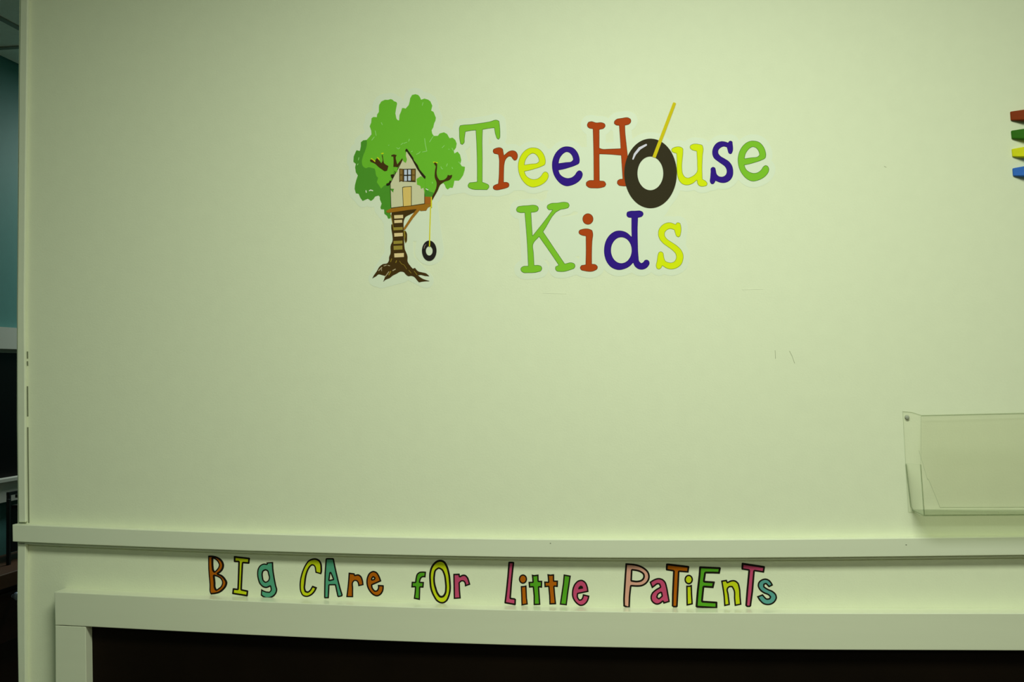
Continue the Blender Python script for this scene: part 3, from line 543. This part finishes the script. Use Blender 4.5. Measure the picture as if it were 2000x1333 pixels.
# ================================================================ SLOGAN LETTERS
I_ = Fr(390, 1070, 11.106); J_ = Fr(570, 1070, 10); K_ = Fr(780, 1070, 10.253); L_ = Fr(970, 1080, 10); M_ = Fr(1200, 1080, 11.106); N_ = Fr(1340, 1080, 10.526)
ORA, OLI, TEA, GRN, MAG, PNK, TE2 = (142, 78, 6), (160, 174, 16), (66, 134, 98), (68, 134, 24), (156, 60, 84), (176, 134, 108), (70, 130, 114)
SL = [
 ('B', 'BIg', 'capital', 'orange-brown', ORA, 2.2, (-.9, 0), [('+', 'c', I_([(185, 180), (260, 178), (340, 190), (430, 230), (500, 300), (528, 390), (510, 470), (460, 535), (410, 570), (480, 600), (560, 680), (598, 760), (580, 840), (520, 920), (430, 985), (340, 1010), (245, 1020), (232, 1000), (215, 800), (190, 500)])), ('-', 'c', I_([(295, 240), (350, 270), (400, 330), (418, 385), (395, 445), (330, 518), (315, 500), (300, 420)])), ('-', 'c', I_([(325, 620), (390, 640), (460, 690), (487, 760), (460, 840), (370, 912), (355, 890), (340, 750)]))]),
 ('I', 'BIg', 'capital', 'lime green', OLI, 2.4, (0, 0), [('+', 'p', I_([(742, 190), (760, 188), (1080, 225), (1089, 240), (1077, 350), (1060, 354), (945, 343), (940, 400), (915, 908), (1045, 935), (1053, 950), (1042, 1055), (1025, 1062), (712, 1012), (703, 1000), (718, 890), (735, 885), (817, 897), (826, 700), (838, 320), (755, 318), (742, 310)]))]),
 ('g', 'BIg', 'lower-case', 'teal green', TEA, 1.7, (-.2, -.2), [('+', 'c', I_([(1450, 328), (1592, 316), (1600, 480), (1625, 650), (1660, 830), (1682, 920), (1665, 990), (1610, 1060), (1530, 1100), (1450, 1107), (1380, 1080), (1325, 1040), (1335, 903), (1380, 932), (1440, 955), (1512, 962), (1537, 930), (1530, 850), (1450, 880), (1380, 867), (1305, 800), (1262, 690), (1246, 560), (1262, 460), (1320, 380), (1390, 350), (1455, 358)])), ('-', 'c', I_([(1385, 520), (1430, 497), (1465, 515), (1485, 580), (1502, 660), (1480, 720), (1430, 747), (1395, 720), (1372, 640), (1368, 570)]))]),
 ('C', 'CAre', 'capital', 'lime green', OLI, 2.0, (-.4, .3), [('+', 'c', J_([(152, 750), (162, 620), (198, 480), (260, 340), (330, 250), (400, 218), (480, 216), (540, 248), (577, 310), (589, 400), (582, 500), (572, 524), (463, 494), (455, 440), (447, 390), (425, 357), (400, 350), (370, 370), (330, 430), (290, 540), (267, 700), (260, 800), (275, 850), (310, 860), (350, 832), (385, 775), (400, 748), (492, 782), (485, 800), (440, 880), (370, 942), (290, 967), (210, 942), (168, 870)]))]),
 ('A', 'CAre', 'capital', 'teal green', TEA, 1.8, (0, .2), [('+', 'p', J_([(662, 222), (672, 212), (700, 209), (800, 210), (820, 220), (852, 380), (902, 600), (952, 800), (993, 930), (982, 955), (910, 972), (888, 955), (842, 738), (735, 740), (730, 850), (722, 992), (640, 994), (630, 980), (633, 700), (640, 500), (658, 240)])), ('-', 'p', J_([(754, 500), (803, 618), (735, 634)]))]),
 ('r', 'CAre', 'lower-case', 'orange-brown', ORA, 1.7, (0, .3), [('+', 'c', J_([(1110, 492), (1222, 505), (1232, 536), (1300, 526), (1352, 560), (1387, 640), (1400, 735), (1298, 758), (1290, 700), (1265, 660), (1225, 655), (1205, 672), (1197, 800), (1197, 972), (1063, 970), (1085, 800), (1100, 650)]))]),
 ('e', 'CAre', 'lower-case', 'orange-brown', ORA, 1.9, (0, 0), [('+', 'c', J_([(1456, 650), (1472, 570), (1520, 490), (1590, 460), (1655, 482), (1705, 550), (1747, 660), (1650, 702), (1570, 737), (1580, 790), (1622, 842), (1655, 838), (1680, 800), (1680, 732), (1793, 740), (1795, 780), (1780, 860), (1730, 930), (1660, 957), (1590, 932), (1510, 850), (1468, 760)])), ('-', 'c', J_([(1572, 610), (1590, 585), (1610, 600), (1600, 616), (1570, 625)]))]),
 ('f', 'fOr', 'lower-case', 'green', GRN, 1.8, (0, 0), [('+', 'c', K_([(248, 688), (316, 690), (328, 600), (352, 530), (400, 492), (470, 483), (533, 488), (522, 602), (490, 595), (450, 606), (427, 640), (415, 690), (492, 693), (482, 806), (418, 804), (412, 1053), (288, 1028), (308, 870), (312, 798), (240, 802)]))]),
 ('O', 'fOr', 'capital', 'lime green', OLI, 2.6, (.0, .5), [('+', 'c', K_([(820, 248), (900, 275), (962, 370), (1002, 500), (1027, 700), (1030, 850), (1002, 980), (950, 1080), (880, 1120), (820, 1117), (750, 1080), (680, 980), (620, 830), (602, 680), (603, 500), (640, 380), (700, 300), (760, 260)])), ('-', 'c', K_([(790, 425), (840, 452), (885, 540), (910, 680), (917, 820), (900, 920), (862, 967), (830, 970), (790, 930), (740, 810), (712, 680), (715, 560), (740, 460)]))]),
 ('r', 'fOr', 'lower-case', 'magenta', MAG, 1.9, (0, .2), [('+', 'c', K_([(1080, 530), (1205, 526), (1212, 573), (1260, 548), (1320, 550), (1372, 600), (1405, 690), (1420, 745), (1312, 783), (1308, 720), (1285, 685), (1250, 680), (1210, 712), (1215, 850), (1230, 1022), (1090, 1032), (1085, 800)]))]),
 ('L', 'Little', 'capital', 'magenta', MAG, 2.3, (0, 0), [('+', 'p', L_([(230, 190), (240, 181), (300, 180), (335, 185), (343, 200), (325, 350), (300, 600), (279, 885), (355, 895), (377, 915), (374, 1015), (360, 1029), (157, 992), (152, 975), (180, 750), (210, 450)]))]),
 ('i', 'Little', 'lower-case', 'orange-brown', ORA, 1.7, (0, 0), [('+', 'c', L_(ell(514, 519, 79, 90, 16))), ('+', 'p', L_([(472, 656), (530, 655), (582, 642), (584, 700), (592, 880), (609, 1012), (485, 1035), (480, 850)]))]),
 ('t', 'Little', 'lower-case', 'green', GRN, 1.9, (0, 0), [('+', 'p', L_([(686, 430), (730, 441), (817, 430), (822, 553), (890, 553), (887, 688), (830, 680), (842, 850), (853, 1022), (722, 1027), (722, 850), (706, 680), (633, 686), (622, 573), (700, 571), (694, 500)]))]),
 ('t', 'Little', 'lower-case', 'orange-brown', ORA, 1.9, (0, 0), [('+', 'p', L_([(990, 422), (1050, 432), (1122, 424), (1124, 548), (1198, 548), (1194, 673), (1130, 668), (1145, 850), (1162, 1010), (1030, 1015), (1025, 850), (1008, 670), (936, 678), (928, 566), (1005, 570), (998, 480)]))]),
 ('l', 'Little', 'lower-case', 'green', GRN, 1.8, (0, 0), [('+', 'p', L_([(1310, 427), (1449, 453), (1427, 600), (1397, 800), (1370, 1030), (1233, 1017), (1265, 800), (1295, 600)]))]),
 ('e', 'Little', 'lower-case', 'magenta', MAG, 1.9, (0, 0), [('+', 'c', L_([(1471, 780), (1483, 700), (1530, 600), (1600, 543), (1660, 533), (1730, 570), (1777, 660), (1795, 767), (1700, 787), (1590, 810), (1590, 870), (1620, 918), (1648, 912), (1670, 880), (1685, 813), (1812, 845), (1805, 885), (1770, 970), (1710, 1027), (1640, 1044), (1560, 1000), (1498, 920), (1473, 850)]))]),
 ('P', 'PaTiEnTs', 'capital', 'dusty pink', PNK, 2.5, (.1, .1), [('+', 'c', M_([(242, 233), (320, 238), (400, 243), (530, 270), (650, 330), (740, 420), (767, 520), (750, 600), (690, 680), (600, 730), (480, 742), (370, 735), (350, 900), (335, 1207), (270, 1197), (195, 1165), (192, 1000), (200, 850), (212, 650), (225, 450)])), ('-', 'c', M_([(390, 390), (470, 400), (560, 430), (620, 480), (622, 540), (580, 590), (500, 612), (380, 600)]))]),
 ('a', 'PaTiEnTs', 'lower-case', 'magenta', MAG, 2.0, (0, 0), [('+', 'c', M_([(763, 640), (860, 580), (960, 553), (1050, 578), (1110, 640), (1142, 740), (1172, 900), (1202, 1070), (1065, 1112), (1050, 1068), (1000, 1110), (920, 1132), (860, 1112), (800, 1050), (783, 960), (810, 880), (880, 810), (988, 745), (970, 695), (940, 690), (880, 730), (815, 777)])), ('-', 'c', M_([(1010, 876), (1022, 940), (965, 990), (935, 965), (955, 912)]))]),
 ('T', 'PaTiEnTs', 'capital', 'orange-brown', ORA, 2.6, (.1, .4), [('+', 'p', M_([(1122, 250), (1135, 240), (1180, 240), (1612, 293), (1624, 310), (1607, 435), (1410, 420), (1397, 700), (1372, 1170), (1355, 1188), (1280, 1190), (1245, 1160), (1250, 900), (1273, 408), (1125, 385), (1115, 365)]))]),
 ('i', 'PaTiEnTs', 'lower-case', 'lime green', OLI, 2.0, (0, 0), [('+', 'c', M_(ell(1612, 586, 91, 103, 16))), ('+', 'p', M_([(1558, 718), (1630, 718), (1680, 702), (1687, 900), (1702, 1122), (1565, 1154), (1560, 900)]))]),
 ('E', 'PaTiEnTs', 'capital', 'green', GRN, 3.0, (.1, 0), [('+', 'p', N_([(270, 292), (290, 285), (700, 303), (714, 320), (692, 437), (560, 430), (407, 430), (385, 583), (583, 596), (592, 610), (562, 732), (373, 718), (345, 993), (635, 1012), (643, 1030), (642, 1157), (220, 1132), (195, 1112), (220, 800), (260, 450)]))]),
 ('n', 'PaTiEnTs', 'lower-case', 'lime green', OLI, 2.0, (0, .1), [('+', 'c', N_([(720, 578), (838, 560), (852, 605), (920, 573), (1000, 570), (1072, 620), (1107, 720), (1122, 900), (1137, 1072), (1000, 1100), (985, 950), (975, 780), (940, 712), (890, 715), (862, 745), (875, 850), (902, 1077), (783, 1104), (770, 900)]))]),
 ('T', 'PaTiEnTs', 'capital', 'magenta', MAG, 2.7, (.1, .5), [('+', 'p', N_([(1145, 218), (1160, 210), (1612, 280), (1622, 300), (1603, 414), (1412, 385), (1377, 800), (1337, 1100), (1312, 1122), (1250, 1120), (1218, 1090), (1240, 800), (1280, 370), (1145, 350), (1138, 330)]))]),
 ('s', 'PaTiEnTs', 'lower-case', 'teal', TE2, 2.0, (0, 0), [('+', 'c', N_([(1788, 672), (1703, 716), (1640, 650), (1612, 660), (1612, 700), (1680, 745), (1780, 790), (1852, 860), (1868, 930), (1832, 1010), (1770, 1062), (1680, 1082), (1590, 1062), (1510, 990), (1456, 903), (1577, 857), (1620, 910), (1660, 945), (1710, 940), (1722, 912), (1690, 880), (1600, 840), (1510, 770), (1473, 690), (1488, 610), (1560, 550), (1640, 535), (1710, 563), (1760, 620)]))]),
]
m_blk = mat('slogan_black', (.012, .008, .005), .6, .08, (300, .02, (1, 1, 1), .01))
ES = .66; slc = {}
ordn = ['first', 'second', 'third', 'fourth', 'fifth', 'sixth', 'seventh', 'eighth']
cnt = {}
for ch, word, case, cname, colr, wd, sh, shp in SL:
    idx = cnt.get(word, 0); cnt[word] = idx+1
    if colr not in slc: slc[colr] = mat('slogan_'+cname.replace(' ', '_')+str(len(slc)), alb(colr, ES), .6, .06, (300, .02, (1, 1, 1), .01))
    XYD = field(shp, .22, 3); XYD = (XYD[0], XYD[1], blur(XYD[2]))
    o = sheet('vinyl_letter', XYD, m_blk, .00025, None, th=.00025, tol=.05, off=.22)
    tag(o, '%s %s letter %s outlined in black, %s letter of the word %s' % (cname, case, ch, ordn[idx], word), 'letter', 'outlined letters of the slogan on the wall band')
    if ch == 'e' and word == 'Little':
        eye = sd_poly(XYD[0], XYD[1], smooth_loop(L_([(1592, 722), (1600, 680), (1640, 642), (1680, 662), (1690, 705)])))
        Df = np.maximum(XYD[2]+wd+.75, -eye)
        sheet('letter_face', (XYD[0], XYD[1], Df), slc[colr], .0004, o, th=.0001, tol=.05)
    else:
        sheet('letter_face', XYD, slc[colr], .0004, o, th=.0001, tol=.05, off=-(wd+.75), shift=sh)

# ================================================================ THINGS ON THE RIGHT
bars = [('red', (112, 44, 6), [(1973.8, 217.8), (2000, 213.9), (2000, 234), (1975, 234.7)]), ('green', (40, 92, 10), [(1975.5, 255.1), (2000, 251.3), (2000, 270.7), (1976.8, 270.5)]),
        ('yellow', (184, 190, 16), [(1976.8, 290.9), (2000, 286.7), (2000, 306), (1978, 305.6)]), ('blue', (44, 94, 160), [(1978.3, 328.6), (2000, 324.7), (2000, 343.3), (1979.3, 343.3)])]
posn = ['topmost', 'second from the top', 'third from the top', 'lowest']
for i, (nm, colr, q) in enumerate(bars):
    (ax, ay), (bx, by), (cx, cy), (dx, dy) = q
    m = mat('painted_'+nm, alb(colr, .80), .6, .1, (80, .15, (.3, 1, 4), .04))
    V = []
    slope_t = (by-ay)/(bx-ax)
    secs = [(ax, ay, dx, dy, .005), (bx, by, cx, cy, .0155), (2040, by+slope_t*40*.8, 2040, cy-.4, .028), (2110, by+slope_t*40*.8-3, 2110, cy-1, .028)]
    for (tx, ty, bx_, by_, dep) in secs:
        a, b = P(tx, ty, dep), P(bx_, by_, dep); V += [a, b, (a[0], 0, a[2]), (b[0], 0, b[2])]
    Fc = []
    for k in range(3):
        j = 4*k; Fc += [(j, j+1, j+5, j+4), (j, j+4, j+6, j+2), (j+1, j+3, j+7, j+5), (j+2, j+6, j+7, j+3)]
    Fc += [(0, 2, 3, 1), (12, 13, 15, 14)]
    o = mesh_obj('wooden_block', V, Fc, m)
    md = o.modifiers.new('bevel', 'BEVEL'); md.width = .0014; md.segments = 2; md.limit_method = 'ANGLE'; md.angle_limit = .7
    tag(o, '%s tapered block at the right edge, %s of the four' % (nm, posn[i]), 'wall decoration', 'coloured wedge blocks on the right of the wall')

# clear acrylic holder
def plate(name, pts, th, parent, m=None):
    "flat plate through 3-D points (any plane), thickness th, rim in cut-edge material"
    p = np.array(pts); nrm = np.cross(p[1]-p[0], p[2]-p[0]); nrm = nrm/np.linalg.norm(nrm); n = len(p)
    V = list(p-nrm*th/2)+list(p+nrm*th/2)
    Fq = [list(range(n))[::-1], list(range(n, 2*n))]+[(i, (i+1) % n, (i+1) % n+n, i+n) for i in range(n)]
    return mesh_obj(name, V, Fq, [m or m_acr, m_edge], parent, fmats=[0, 0]+[1]*n)
hold = empty('brochure_holder', P(1900, 1000, 0)); tag(hold, 'clear acrylic wall pocket for papers mounted at the right above the chair rail', 'holder')
XE = 2170; DH = .075
plate('back_panel', [P(1763, 803.5, .0016), P(1779, 804.5, .0016), P(1800, 811, .0016), P(1990, 806.5, .0016), P(XE, 803, .0016), P(XE, 998, .0016), P(1774, 1000, .0016), P(1768.5, 905, .0016)], .0022, hold)
plate('sheet_divider', [P(1799, 813, .012), P(1990, 809, .010), P(XE, 806, .010), P(XE, 991, .030), P(1836, 992, .030), P(1814, 938, .024), P(1811, 936, .024), P(1794.5, 880, .018), P(1795, 862, .017)], .0016, hold)
plate('front_panel', [P(1799, 813, DH+.004), P(XE+20, 804, DH+.004), P(XE+20, 1004, DH-.006), P(1805.5, 1006, DH-.006), P(1798.5, 909, DH)], .0026, hold)
plate('side_panel', [P(1769.5, 906, .003), P(1798, 908, DH), P(1805, 1006, DH-.006), P(1797, 1008, .045), P(1786, 1002, .02), P(1779, 990, .003)], .0026, hold)
plate('side_panel', [P(XE, 900, .003), P(XE+20, 902, DH), P(XE+20, 1004, DH-.006), P(XE, 998, .003)], .0026, hold)
plate('bottom_panel', [P(1781, 997, .003), P(1804, 1007.5, DH-.006), P(XE+19, 1005, DH-.006), P(XE, 998, .003)], .0026, hold, m_acr2)
sr = [P(1771.5, 815.5, .0028)]
sc_ = sr[0]; th = [2*math.pi*i/16 for i in range(16)]
V = [(sc_[0]+.0046*math.cos(t), -.0028, sc_[2]+.0046*math.sin(t)) for t in th]+[(sc_[0]+.004*math.cos(t), -.0045, sc_[2]+.004*math.sin(t)) for t in th]+[(sc_[0]+.003*math.cos(t), -.0055, sc_[2]+.003*math.sin(t)) for t in th]
Fq = [(i, (i+1) % 16, (i+1) % 16+16, i+16) for i in range(32) if i % 16 != 15]+[(15, 0, 16, 31), (31, 16, 32, 47), tuple(range(32, 48))]
mesh_obj('screw', V, Fq, m_screw, hold, smooth=True)
